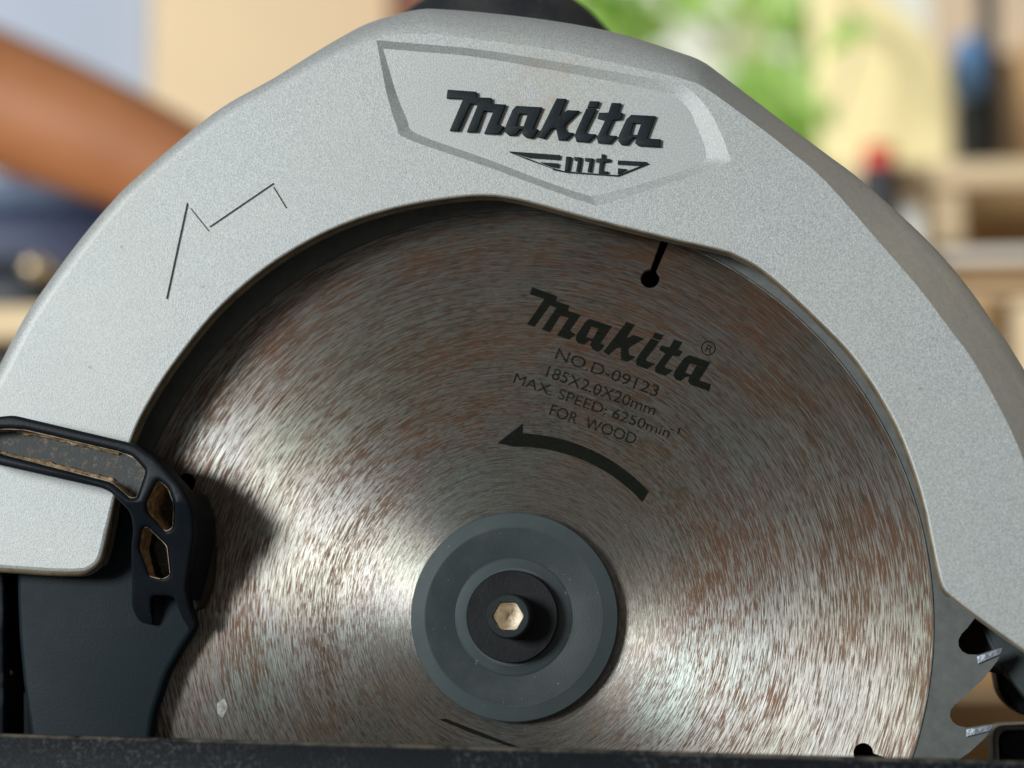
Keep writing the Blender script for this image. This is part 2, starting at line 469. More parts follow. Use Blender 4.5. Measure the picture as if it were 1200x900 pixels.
EW = [-4.5 - 5.0 * min(1.0, max(0.0, (p[1] - 560) / 70.0)) * (p[0] < 160) for p in inner]     # negative: into the metal
inner_face = offset_path(inner, EW)     # face edge lies 5 px into the metal
RO = [((441, 47), (449, 57)), ((545, 56), (545, 65)), ((645, 71), (640, 81)), ((730, 86), (725, 97)), ((795, 98), (785, 111)), ((820, 116), (806, 127)),
      ((838, 142), (816, 147)), ((853, 178), (827, 176)), ((849, 193), (821, 191)), ((780, 216), (770, 210)), ((708, 239), (703, 228)), ((690, 238), (686, 228)),
      ((640, 221), (635, 211)), ((567, 194), (567, 185)), ((478, 163), (489, 157)), ((465, 148), (477, 140)), ((452, 105), (463, 105))]
def smooth_ring(pairs, keep):
    P4 = [(*o, *i) for o, i in pairs]; n_ = len(P4); cm = catmull(P4, 4, True); out = []
    for i in range(n_):
        if i in keep or (i + 1) % n_ in keep: out.append(P4[i])
        else: out += cm[i * 4:i * 4 + 4]
    return [((p[0], p[1]), (p[2], p[3])) for p in out]
RO = smooth_ring(RO, {0})
# engraved arrow: one connected zigzag groove, broad on two legs
RAMPS = []
CUTS = [((194.5, 350), (219, 237), (245, 265.5), (320.5, 214), (338, 243), (335.4, 244.6), (319.4, 218.4), (244.7, 271.6), (221.9, 243.2), (199.4, 351.5))]

def guard_mesh():
    bm = bmesh.new()
    def V(px, py, y): return bm.verts.new(P(px, py, y))
    outer_v = [V(r[2], r[3], YF) for r in sb]
    inn_v = [V(a, b, YF) for a, b in inner_face]
    loop = outer_v + inn_v
    edges = [bm.edges.new((loop[i], loop[(i + 1) % len(loop)])) for i in range(len(loop))]
    ro_v = [V(*o, YF) for o, i in RO]
    edges += [bm.edges.new((ro_v[i], ro_v[(i + 1) % len(ro_v)])) for i in range(len(ro_v))]
    rq = []
    for q4 in RAMPS:
        qv = [V(*p_, YF) for p_ in q4[:4]]; rq.append(qv)
        edges += [bm.edges.new((qv[i], qv[(i + 1) % 4])) for i in range(4)]
    cq = []
    for q4 in CUTS:
        qv = [V(*p_, YF) for p_ in q4]; cq.append(qv); m_ = len(qv)
        edges += [bm.edges.new((qv[i], qv[(i + 1) % m_])) for i in range(m_)]
    res = bmesh.ops.triangle_fill(bm, use_beauty=True, use_dissolve=False, edges=edges)
    flat = set(f for f in res['geom'] if isinstance(f, bmesh.types.BMFace))
    # recessed badge panel
    ri_v = [V(*i, YF + 0.00100 - 0.00035 * (i[0] - 450) / 377) for o, i in RO]
    n = len(RO)
    for k in range(n):
        bm.faces.new((ro_v[k], ro_v[(k + 1) % n], ri_v[(k + 1) % n], ri_v[k]))
    flat.add(bm.faces.new(ri_v))
    for qv in cq:
        lo_ = [bm.verts.new((v_.co.x, YF + 0.0005, v_.co.z)) for v_ in qv]; m_ = len(qv)
        for i in range(m_): flat.add(bm.faces.new((qv[i], qv[(i + 1) % m_], lo_[(i + 1) % m_], lo_[i])))
        flat.add(bm.faces.new(lo_))
    # arrow relief
    NR = 6
    for q4, qv in zip(RAMPS, rq):
        A_, B_, C_, D_ = (Vector(p_) for p_ in q4[:4])
        top, bot = [], []
        for j in range(NR):
            u = 0.13 + (1 - 0.13) * j / NR
            dp = YF + q4[4] * MM * (1 - (u - 0.13) / 0.87)
            a2, b2 = A_.lerp(D_, u), B_.lerp(C_, u)
            bot.append(V(*a2.lerp(b2, 0.012), dp)); top.append(V(*b2.lerp(a2, 0.012), dp))
        flat.add(bm.faces.new((qv[0], qv[1], top[0], bot[0])))
        for j in range(NR - 1):
            flat.add(bm.faces.new((bot[j], top[j], top[j + 1], bot[j + 1])))
        flat.add(bm.faces.new((bot[-1], top[-1], qv[2], qv[3])))
        for k in range(NR - 1):
            flat.add(bm.faces.new((qv[1], top[k + 1], top[k]))); flat.add(bm.faces.new((qv[0], bot[k], bot[k + 1])))
        flat.add(bm.faces.new((qv[1], qv[2], top[-1]))); flat.add(bm.faces.new((qv[0], bot[-1], qv[3])))
    # outer bevel and rim wall
    prev = outer_v
    K = 7
    for j in range(1, K + 1):
        u = j / K
        row = []
        for s in sb:
            a = u * math.pi / 2
            fr, dr = math.sin(a), 1 - math.cos(a)
            fl_ = s[5]
            pos = fr * (1 - fl_) + u * fl_; dep = dr * (1 - fl_) + (u * 0.86 + 0.14 * u ** 4) * fl_
            if fl_ > 0.5 and j >= K - 1: pos = 1 - (1 - pos) * 0.6
            row.append(V(s[2] + (s[0] - s[2]) * pos, s[3] + (s[1] - s[3]) * pos, YF + dep * s[4] * MM))
        for i in range(len(sb) - 1):
            bm.faces.new((prev[i], prev[i + 1], row[i + 1], row[i]))
        prev = row
    back = [bm.verts.new((v.co.x, 0.018, v.co.z)) for v in prev]
    for i in range(len(sb) - 1):
        bm.faces.new((prev[i], prev[i + 1], back[i + 1], back[i]))
    # inner lip: small radius, 2.6 mm thick
    prev = inn_v
    for j in range(1, 5):
        a = j / 4 * math.pi / 2
        o = [w_ * (1 - math.sin(a)) for w_ in EW]
        pts = offset_path(inner, o)
        row = [V(x, y, YF + 0.0011 * abs(w_) / 5.0 * (1 - math.cos(a))) for (x, y), w_ in zip(pts, EW)]
        for i in range(len(inner) - 1):
            f = bm.faces.new((prev[i], prev[i + 1], row[i + 1], row[i]))
            if j >= 2: f.material_index = 1
        prev = row
    inback = [bm.verts.new((v.co.x, YF + 0.0034, v.co.z)) for v in prev]
    for i in range(len(inner) - 1): bm.faces.new((prev[i], prev[i + 1], inback[i + 1], inback[i]))
    # inside of the front wall
    out_in = [V(r[2], r[3], YF + 0.0034) for r in sb]
    ring = out_in + inback
    e2 = []
    for i in range(len(ring)):
        a, b = ring[i], ring[(i + 1) % len(ring)]
        e2.append(bm.edges.get((a, b)) or bm.edges.new((a, b)))
    res = bmesh.ops.triangle_fill(bm, use_beauty=True, use_dissolve=False, edges=e2)
    flat |= set(f for f in res['geom'] if isinstance(f, bmesh.types.BMFace))
    for f in bm.faces: f.smooth = f not in flat
    for f in flat:
        if not f.is_valid: continue
        for e in f.edges: e.smooth = False
    bmesh.ops.recalc_face_normals(bm, faces=bm.faces)
    me = bpy.data.meshes.new('mesh'); bm.to_mesh(me); bm.free()
    return me
gm = guard_mesh(); gm.materials.append(M['paint']); gm.materials.append(M['edge'])
guard = obj('upper_guard', gm, None, saw)

# dusty lip just inside the opening edge (packed dust on the casting edge)
def strip(path, y0, y1, o0, o1):
    a = [P(x, y, y0) for x, y in offset_path(path, o0)]; b = [P(x, y, y0) for x, y in offset_path(path, o1)]
    vs = a + [Vector((p.x, y1, p.z)) for p in b]; n = len(path)
    return mesh_py(vs, [(i, i + 1, n + i + 1, n + i) for i in range(n - 1)], True, fix=False)
obj('dust_lip', strip(inner[16:-20], YF + 0.0010, YF + 0.0033, 0.5, 1.2), M['edge'], guard)

# back wall of the guard
bw = [(s[2], s[3]) for s in sb[:-6]] + [(1232, 800), (1175, 790), (1150, 785), (1112, 778), (1085, 800), (1060, 905), (60, 905), (-60, 690)]
obj('guard_back_wall', curve_mesh([bw], 0.010, 0.014, 0.0, px=True, y_ref=0.0), M['cavity'], saw)
# return wall of the casting behind the teeth (blue grey edge)
obj('guard_return', curve_mesh([round_poly([(1150, 735), (1165, 733), (1260, 815), (1250, 860), (1200, 815), (1172, 780)], 4)], 0.006, 0.016, 0.0006), M['flange'], saw)

# ---- raised lettering on the badge
def z1(*p): return [(510 + x / 8.0, 90 + y / 8.0) for x, y in p]
def z2(*p): return [(640 + x / 7.827, 100 + y / 7.827) for x, y in p]
LETTERS = [
    [z1((115, 118), (385, 138), (385, 190), (525, 195), (525, 250), (662, 258), (582, 442), (648, 465), (592, 535), (458, 528), (545, 322), (455, 318), (385, 515), (295, 512), (400, 255), (330, 250), (215, 505), (135, 500), (262, 202), (105, 195))],
    [z1((760, 270), (1000, 283), (915, 485), (965, 490), (925, 560), (900, 575), (850, 565), (812, 530), (822, 490), (795, 490), (750, 545), (690, 545), (655, 515), (655, 470), (725, 305)), z1((790, 345), (868, 348), (828, 460), (758, 460))],
    [z2((95, 118), (185, 122), (122, 275), (195, 225), (305, 230), (175, 355), (165, 385), (185, 428), (252, 434), (180, 502), (112, 497), (88, 385), (45, 400), (-20, 487), (-78, 470))],
    [z2((400, 142), (490, 146), (465, 205), (376, 200))],
    [z2((369, 210), (460, 215), (440, 260), (360, 420), (365, 440), (458, 447), (385, 520), (275, 510), (262, 462), (274, 420))],
    [z2((600, 158), (688, 162), (660, 245), (705, 252), (685, 310), (615, 318), (555, 445), (560, 455), (650, 462), (580, 535), (475, 525), (463, 482), (540, 318), (470, 300), (485, 250), (570, 248))],
    [z2((780, 268), (1005, 280), (925, 485), (1050, 492), (1045, 565), (850, 553), (815, 525), (825, 480), (795, 482), (740, 545), (690, 542), (660, 505), (668, 455), (735, 310)), z2((800, 345), (872, 348), (834, 452), (772, 452))]]
YR = YF + RDEP
for L in LETTERS:
    obj('raised_letter', curve_mesh(L, YR - 0.0009, YR + 0.0004, 0.00013, 2), M['letter'], guard)
EMB = [z1((690, 698), (1172, 733), (1162, 776), (880, 756)), z1((985, 800), (1158, 812), (1148, 852), (1085, 842)),
       z2((660, 688), (925, 702), (850, 735), (655, 722)), z2((660, 760), (740, 768), (655, 808)),
       z1((700, 706), (880, 768), (1090, 852), (1180, 875), (1180, 882), (1080, 850), (870, 775)) ,
       z2((60, 765), (180, 788), (650, 823), (935, 712), (940, 718), (652, 832), (180, 797), (60, 772))]
for L in EMB:
    obj('emblem_bar', curve_mesh([L], YR - 0.0006, YR + 0.0004, 0.0), M['letter'], guard)
SM = [z2((183, 650), (232, 655), (208, 785), (168, 780)), z2((255, 655), (327, 660), (307, 790), (273, 785), (290, 690), (258, 685)),
      z2((355, 665), (432, 668), (410, 795), (378, 790), (395, 700), (355, 690)),
      z2((505, 630), (542, 632), (535, 670), (592, 675), (587, 702), (527, 705), (512, 782), (572, 790), (562, 808), (480, 802), (490, 705), (455, 700), (460, 670), (505, 668))]
for L in SM:
    obj('raised_letter', curve_mesh([L], YR - 0.0007, YR + 0.0004, 0.0001, 1), M['letter'], guard)

# ---- blade
PB = PX * 0.9745
R_TIP = 567 * PB; R_BR = 488.0 * PB
def pol(r, deg, k=PB): a = math.radians(deg); return (r * k * math.cos(a), r * k * math.sin(a))
PITCH = 9.0; TIP0 = -3.5
outl = []
for k in range(40):
    t0 = TIP0 - k * PITCH
    for r, a in [(566, -0.6), (562, -1.7), (548, -4.0), (526, -7.0), (520, -7.7), (516.5, -8.5), (517, -9.3), (521, -9.9), (528, -10.25), (540, -10.2), (563, -9.2)]:
        outl.append(pol(r, t0 + a))
def slot_loop(deg, r_hole=434, hr=11.5, w=5.0, r_out=492):
    a = math.radians(deg); u = Vector((math.cos(a), math.sin(a))); n = Vector((-u.y, u.x))
    pts = []
    for k in range(17):
        b = math.radians(20 + 320 * k / 16)
        pts.append((u * r_hole + (u * math.cos(b) + n * math.sin(b)) * hr))
    pts.append(u * r_out - n * w); pts.append(u * r_out + n * w)
    return [(p.x * PB, p.y * PB) for p in pts]
SL = [68.1, -21.2, 158.0, 248.0]
circ = lambda r, n=160: [(r * math.cos(2 * math.pi * k / n), r * math.sin(2 * math.pi * k / n)) for k in range(n)]
slots_full = [slot_loop(a, r_out=484.0) for a in SL]
blade = obj('saw_blade', curve_mesh([circ(R_BR, 200)] + slots_full + [circ(0.010, 40)], -0.00105, 0.00095, 0.0, 1, px=False), M['blade'], saw)
obj('blade_rim', curve_mesh([outl, circ(R_BR - 0.00004, 200)], -0.0008, 0.0007, 0.0, px=False), M['rim'], blade)
evs, efs = lathe([(R_BR - 0.0002, -0.00107), (R_BR - 0.00002, -0.00107), (R_BR + 0.00022, -0.00079)], 200)
obj('ground_edge', mesh_py(evs, efs, True, fix=True, sharp=20), m_plain('bright_ground_edge', (0.15, 0.15, 0.14), 0.5, 0.5, 0.4, 300), blade)
tipm = None
for k in range(40):
    a = math.radians(TIP0 - k * PITCH)
    if tipm is None:
        tl = [(538, -10.4), (566.5, -9.15), (565, -9.9), (540, -11.3)]
        loop = [pol(r, d + 9.0) for r, d in tl]
        tipm = curve_mesh([loop], -0.0014, 0.0013, 0.00016, 1, px=False)
    o = obj('carbide_tip', tipm, M['carbide'], blade)
    o.rotation_euler = (0, -a, 0)

# ink on the blade
YP = -0.00112
def affine(src, dst):
    A = Matrix([(*s, 1) for s in src]).inverted()
    cx = A @ Vector([d[0] for d in dst]); cy = A @ Vector([d[1] for d in dst])
    return lambda p: (cx[0] * p[0] + cx[1] * p[1] + cx[2], cy[0] * p[0] + cy[1] * p[1] + cy[2])
tf = affine([(524.4, 104.8), (773.5, 172.2), (526.9, 152.5)], [(623.5, 336.5), (831, 458.5), (617.5, 380)])
def flat_mesh(loops):
    me = curve_mesh(loops, YP, YP + 0.00003, 0.0); return me
for L in LETTERS:
    obj('printed_letter', flat_mesh([[tf(p) for p in lp] for lp in L]), M['print'], blade)

def text_mesh(body, p, q_, capscale=1.0):
    cu = bpy.data.curves.new('tmp', 'FONT'); cu.body = body; cu.size = 1.0; cu.offset = 0.0
    o = bpy.data.objects.new('tmp', cu); COL.objects.link(o)
    dg = bpy.context.evaluated_depsgraph_get()
    me = bpy.data.meshes.new_from_object(o.evaluated_get(dg))
    bpy.data.objects.remove(o); bpy.data.curves.remove(cu)
    xs = [v.co.x for v in me.vertices]; x0, x1 = min(xs), max(xs)
    p, q_ = Vector(p), Vector(q_); d = q_ - p; Lp = d.length; d.normalize(); n = Vector((d.y, -d.x))
    for v in me.vertices:
        u = (v.co.x - x0) / (x1 - x0) * Lp; h = v.co.y * capscale
        w = p + d * u + n * h
        v.co = P(w.x, w.y, YP)
    me.materials.clear(); me.update()
    return me
obj('printed_text_line', text_mesh('NO.D-09123', (650, 420), (769, 465), 19), M['print'], blade)
obj('printed_text_line', text_mesh('185X2.0X20mm', (639, 441), (766, 487), 19), M['print'], blade)
obj('printed_text_line', text_mesh('MAX. SPEED: 6250min', (601, 448), (783, 513), 17), M['print'], blade)
obj('printed_text_line', text_mesh('-1', (784, 505), (795, 509), 11), M['print'], blade)
obj('printed_text_line', text_mesh('FOR  WOOD', (643, 486), (743, 521), 19), M['print'], blade)
ringp = lambda cx, cy, r, n=32: [(cx + r * math.cos(2 * math.pi * k / n), cy + r * math.sin(2 * math.pi * k / n)) for k in range(n)]
obj('printed_mark_ring', flat_mesh([ringp(830, 408, 8.6), ringp(830, 408, 7.4)]), M['print'], blade)
obj('printed_mark_letter', text_mesh('R', (826, 412), (833.5, 414.5), 13), M['print'], blade)
arr = [pol(r, a, PX) for r, a in [(205, 96.2), (227, 88.0), (215.5, 88.0)]] + [pol(215.5 - 1.5 * k / 14, 86.5 - (86.5 - 43.5) * k / 14, PX) for k in range(15)] + \
      [pol(201 + 0.5 * (14 - k) / 14 - 1.5, 42.3 + (90.5 - 42.3) * k / 14, PX) for k in range(15)]
arr = [(605 + x / PX, 723 - y / PX) for x, y in arr]
obj('printed_rotation_arrow', flat_mesh([arr]), M['print'], blade)
obj('printed_line', flat_mesh([[(514, 843), (522, 842), (560, 857), (610, 876), (606, 878), (555, 860)]]), M['print'], blade)
obj('print_scuff', flat_mesh([round_poly([(254, 824), (263, 818), (267, 828), (261, 842), (255, 836)], 3)]), m_plain('pale_scuff', (0.22, 0.22, 0.21), 0.6, 0.3, 0.5, 900), blade)

# ---- outer flange, washer, bolt
def fl_mesh(profile, n=120, sharp=22):
    vs, fs = lathe(profile, n); return mesh_py(vs, fs, True, sharp=sharp)
f_ = lambda r: r * PX
obj('outer_flange', fl_mesh([(f_(20), -0.001), (f_(118), -0.00106), (f_(120), -0.0013), (f_(120), -0.0034), (f_(118.6), -0.0038), (f_(102.5), -0.0050), (f_(101), -0.0050), (f_(68), -0.0042), (f_(66), -0.0043), (f_(56), -0.0054), (f_(55), -0.0054), (f_(20), -0.0054)]), M['flange2'], saw)
obj('washer', fl_mesh([(f_(18), -0.0053), (f_(51.5), -0.0053), (f_(52.5), -0.0055), (f_(52.5), -0.0070), (f_(51.5), -0.00725), (f_(18), -0.00725)]), M['washer'], saw)
# bolt: cylinder head with a hexagon socket
def bolt_mesh():
    bm = bmesh.new(); n = 48
    def ring(r, y, hexa=False):
        out = []
        for k in range(n):
            a = 2 * math.pi * k / n + 0.25
            rr = r
            if hexa:
                s = (a % (math.pi / 3)) - math.pi / 6
                rr = r * math.cos(math.pi / 6) / math.cos(s)
            out.append(bm.verts.new((rr * math.cos(a), y, rr * math.sin(a))))
        return out
    rows = [ring(f_(25.5), -0.0071), ring(f_(25.5), -0.0128), ring(f_(24.8), -0.0133), ring(f_(23.2), -0.0136), ring(f_(18.6), -0.0136, True), ring(f_(18.0), -0.0133, True), ring(f_(17.6), -0.0085, True)]
    for a, b in zip(rows, rows[1:]):
        for k in range(n): bm.faces.new((a[k], a[(k + 1) % n], b[(k + 1) % n], b[k]))
    bm.faces.new(rows[-1])
    bmesh.ops.recalc_face_normals(bm, faces=bm.faces)
    me = bpy.data.meshes.new('mesh'); bm.to_mesh(me); bm.free()
    me.polygons.foreach_set('use_smooth', [True] * len(me.polygons)); me.set_sharp_from_angle(angle=math.radians(25))
    return me
bolt = obj('arbor_bolt', bolt_mesh(), M['bolt'], saw)
# pale dust packed in the socket
vs, fs = [], []
n = 36
for j, (r, y) in enumerate([(17.4, -0.0126), (14.8, -0.0106), (10, -0.0095), (5, -0.0090), (2.5, -0.0093)]):
    for k in range(n):
        a = 2 * math.pi * k / n + 0.25; s = (a % (math.pi / 3)) - math.pi / 6
        hx = math.cos(math.pi / 6) / math.cos(s)
        rr = r * (hx if r > 16 else (0.92 if r > 12 else 1.0))
        jit = noise.noise(Vector((r * 0.4, math.cos(a) * 2, math.sin(a) * 2))) * 0.0004
        vs.append((rr * PX * math.cos(a), y + jit * (r < 17), rr * PX * math.sin(a)))
for j in range(4):
    for k in range(n): fs.append((j * n + k, j * n + (k + 1) % n, (j + 1) * n + (k + 1) % n, (j + 1) * n + k))
fs.append(tuple(range(4 * n, 5 * n)))
obj('packed_dust', mesh_py(vs, fs, True), m_plain('pale_packed_dust', (0.68, 0.60, 0.48), 0.95, 0, 0.3, 500, 0.0003, 900), bolt)

# ---- lower guard and its lever
lg = [(20, 640), (19, 690), (21, 745), (26, 800), (36, 868), (40, 900), (176, 900), (177, 862), (181, 835), (196, 790), (212, 762), (226, 741), (229, 733), (222, 700), (216, 660), (205, 590), (170, 540), (110, 560), (40, 600)]
lower = obj('lower_guard', curve_mesh([round_poly(lg, 6, 3)], -0.0062, -0.0022, 0.0012, 4), M['lower'], saw)
obj('guard_side_wall', curve_mesh([[(214, 628), (250, 640), (249, 665), (246, 690), (236, 712), (216, 720)]], -0.0050, -0.0018, 0.0002, 1), M['cavity'], lower)
lev_o = round_poly([(-40, 500), (-12, 489), (14, 486), (158, 520), (182, 537), (212, 570), (225, 597), (227, 625), (221, 660), (216, 688), (221, 712), (229, 733), (224, 741), (212, 722), (202, 696), (174, 696), (174, 712), (178, 733), (160, 727), (152, 712), (152, 640), (155, 618), (152, 600), (128, 576), (116, 571), (0, 545), (-40, 536)], 7, 4)
pk1 = round_poly([(-30, 505), (6, 502), (28, 503), (140, 529), (156, 535), (171, 551), (160, 584), (152, 584), (130, 565), (0, 532), (-30, 524)], 5, 3)
pk2 = round_poly([(184, 561), (197, 571), (204, 590), (203, 618), (194, 623), (171, 600), (170, 588)], 5, 3)
pk3 = round_poly([(165, 617), (173, 616), (196, 638), (200, 673), (190, 678), (173, 674), (161, 640)], 4, 3)
pk4 = round_poly([(172, 688), (199, 688), (210, 718), (203, 726), (180, 724), (172, 712)], 4, 3)
YL = -0.0228
lev_loop = round_poly([(-40, 500), (-12, 489), (14, 486), (158, 520), (182, 537), (212, 570), (225, 597), (227, 625), (221, 660), (216, 688), (221, 712), (229, 733), (224, 742), (205, 738), (160, 730), (152, 712), (152, 640), (155, 618), (152, 600), (128, 576), (116, 571), (0, 545), (-40, 536)], 7, 4)
Z_A, Z_B = P(200, 588, YL).z, P(200, 742, YL).z
def slope(me, root=-0.0050):
    for v in me.vertices:          # the leg of the lever sinks into the lower guard towards its foot
        t_ = min(1.0, max(0.0, (Z_A - v.co.z) / (Z_A - Z_B)))
        if v.co.x > P(140, 600, YL).x: v.co.y = root + (v.co.y - root) * (1 - 0.90 * t_); v.co.x -= 0.0042 * t_ * min(1.0, abs(v.co.y - root) / 0.0015)
    me.update(); return me
def cut(me):
    b_ = bmesh.new(); b_.from_mesh(me)
    for k in range(9):
        z_ = Z_A + (Z_B - Z_A) * k / 9
        bmesh.ops.bisect_plane(b_, geom=b_.verts[:] + b_.edges[:] + b_.faces[:], plane_co=(0, 0, z_), plane_no=(0, 0, 1))
    b_.to_mesh(me); b_.free(); return me
lever = obj('guard_lever', slope(cut(curve_mesh([lev_o, pk1, pk2, pk3], YL, -0.0146, 0.0008, 4))), M['lever'], lower)
def fit(loop, yf, yb):   # same world outline, drawn at another depth
    return [(P(x, y, yf).x, P(x, y, yf).z) for x, y in loop]
leg_loop = round_poly([(152, 610), (172, 560), (212, 572), (224, 600), (226, 625), (220, 660), (213, 688), (209, 702), (202, 698), (175, 698), (174, 712), (178, 732), (160, 729), (153, 712), (153, 640)], 4, 3)
obj('lever_root', slope(cut(curve_mesh([fit(leg_loop, YL, 0), fit(pk2, YL, 0), fit(pk3, YL, 0)], -0.01462, -0.0045, 0.0, px=False))), M['lever'], lower)
# pocket liners and floors
def liner(loop, y0, y1, inset):
    lp = offset_path(loop, inset, closed=True); n = len(lp)
    a = [P(x, y, YL) for x, y in lp]
    vs = [Vector((p.x, y0, p.z)) for p in a] + [Vector((p.x, y1, p.z)) for p in a]
    return mesh_py(vs, [(i, (i + 1) % n, n + (i + 1) % n, n + i) for i in range(n)], True, fix=False)
def slab(loop, y, mat, name):
    me = slope(cut(curve_mesh([fit(loop, YL, 0)], y, y + 0.0006, 0.0, px=False))); return obj(name, me, mat, lower)
slab(pk1, -0.0182, M['floor'], 'pocket_floor')
slab(pk2, -0.0115, M['floor'], 'pocket_floor')
slab(pk3, -0.0100, M['floor'], 'pocket_floor')
for pk, yb in ((pk1, -0.0183), (pk2, -0.0117), (pk3, -0.0102)):
    obj('pocket_dust', slope(cut(liner(pk, YL + 0.0006, yb, -0.8))), M['dust'], lower)

M['pale_dust'] = m_plain('pale_saw_dust', (0.36, 0.30, 0.22), 0.95, 0, 0.6, 700)
for pk in (pk1, pk2, pk3):      # thin crust of dust on the pocket edges
    n_ = len(pk); lp = [pk[(i + n_ // 3) % n_] for i in range(n_ + 1)]
    lp = offset_path(lp, -0.5)
    crust = tube_mesh([P(x, y, YL + 0.0008) for x, y in lp], [(0.02 + 1.3 * abs(noise.noise(Vector((x * .07, y * .07, 2))))) * PX for x, y in lp], 6, 1)
    obj('dust_crust', slope(crust), M['pale_dust'], lower)
# dust packed along the lower edge of the long pocket
def dust_line(path, rad, seed):
    pts, rr = [], []
    cp = catmull(path, 14)
    for i, (x, y) in enumerate(cp):
        k = noise.noise(Vector((x * 0.11, y * 0.11, seed)))
        pts.append(P(x + k, y + k * 2.0, -0.0184)); rr.append(rad * (0.75 + 0.9 * abs(k)) * PX)
    return tube_mesh(pts, rr, 8, 2)
obj('packed_dust', dust_line([(-20, 530), (20, 536), (75, 549), (118, 560), (134, 566), (152, 583)], 3.6, 1.0), M['dust'], lower)
obj('packed_dust', dust_line([(20, 505), (60, 513), (110, 524), (140, 532)], 2.2, 5.0), M['dust'], lower)

# ---- base plate with turned-up lip
a, b = P(-60, 858.5, -0.030), P(1260, 894, -0.030)
def lip(a, b, h):
    vs = []
    for p in (a, b):
        x, z = p.x, p.z
        for y, zz in ((-0.030, z - h), (-0.030, z - 0.0008), (-0.0296, z - 0.0002), (-0.029, z), (-0.0275, z), (-0.0269, z - 0.0003), (-0.0266, z - 0.001), (-0.0266, z - h)):
            vs.append((x, y, zz))
    fs = [(i, (i + 1) % 8, 8 + (i + 1) % 8, 8 + i) for i in range(8)] + [tuple(range(8)), tuple(range(8, 16))]
    return mesh_py(vs, fs, True, sharp=50)
bp = obj('base_plate', box_mesh((a.x - 0.01, -0.0266, ZB), (b.x + 0.01, -0.006, ZB + 0.0025), 0.0004), M['base'], saw)
obj('plate_lip', lip(a, b, 0.011), M['lip'], bp)
obj('plate_rear', box_mesh((a.x - 0.01, 0.006, ZB), (b.x + 0.01, 0.11, ZB + 0.0025), 0.0004), M['base'], bp)
obj('plate_end', box_mesh((a.x - 0.01, -0.006, ZB), (a.x + 0.012, 0.006, ZB + 0.0025), 0), M['base'], bp)
obj('plate_end', box_mesh((b.x - 0.003, -0.006, ZB), (b.x + 0.01, 0.006, ZB + 0.0025), 0), M['base'], bp)
# black rounded bracket standing on the plate behind the teeth, with a bare metal edge
obj('depth_bracket', curve_mesh([round_poly([(1170, 856), (1260, 852), (1260, 930), (1172, 930)], [12, 4, 4, 4], 5)], 0.030, 0.040, 0.0012, 3), M['base'], saw)
obj('bracket_edge', curve_mesh([round_poly([(1163, 850), (1262, 846), (1262, 930), (1166, 930)], [14, 4, 4, 4], 5), round_poly([(1170, 857), (1257, 853), (1257, 925), (1173, 925)], [12, 4, 4, 4], 5)], 0.0296, 0.041, 0.0004, 2), m_plain('worn_grey_steel', (0.20, 0.20, 0.19), 0.5, 0.5, 0.3, 200), saw)
# rounded black spring housing under the return wall
obj('spring_housing', curve_mesh([round_poly([(1165, 775), (1190, 770), (1260, 790), (1260, 850), (1195, 838), (1172, 815)], [6, 4, 4, 10, 16, 12], 5)], 0.018, 0.030, 0.0015, 3), M['base'], saw)
# motor housing and grip behind the guard
mvs, mfs = lathe([(0.0005, 0.019), (0.040, 0.019), (0.043, 0.022), (0.043, 0.10), (0.038, 0.118), (0.0005, 0.12)], 48)
mo = obj('motor_housing', mesh_py(mvs, mfs, True, sharp=40), M['body'], saw); mo.location = (0.01, 0, 0.035)
obj('gear_housing', box_mesh((-0.16, 0.0185, ZB + 0.0026), (-0.04, 0.06, 0.05), 0.004, 3), M['body'], saw)
gp = [P(x, y, 0.045) for x, y in [(440, 260), (470, 150), (520, 76), (580, 48), (630, 62), (672, 112), (700, 200)]]
obj('main_handle', tube_mesh(gp, [0.014] * 7, 24), M['grip'], saw)
# bare spring wire at far left
obj('spring_wire', tube_mesh([P(-8, 796, 0.0), P(6, 792, 0.0), (P(14, 786, 0.0))], [0.0006] * 3, 8), m_plain('bare_wire', (0.6, 0.58, 0.55), 0.35, 0.9), saw)
obj('rear_bracket', curve_mesh([round_poly([(-60, 660), (4, 660), (5, 868), (-60, 868)], 3)], -0.004, 0.008, 0.0005, 2), M['base'], saw)

# ------------------------------------------------------------------ BEHIND THE SAW
M['ply'] = m_wood('yellow_plywood', (0.97, 0.83, 0.43), (0.99, 0.88, 0.51), 2, 6)
M['pine'] = m_wood('pine', (0.66, 0.50, 0.31), (0.82, 0.66, 0.43), 0)
M['pine2'] = m_wood('brown_pine', (0.45, 0.26, 0.11), (0.62, 0.40, 0.19), 0)
M['pale'] = m_wood('pale_pine', (0.78, 0.74, 0.66), (0.86, 0.83, 0.76), 0)

# offcut on the bench behind the teeth
o_a = P(1060, 822, 0.125); o_b = P(1500, 822, 0.125)
tag(obj('wood_offcut', box_mesh((o_a.x, 0.125, ZB), (o_b.x, 0.33, o_a.z), 0.002), M['pine2']), 'brown wooden offcut on the bench seen through the saw teeth', 'offcut')

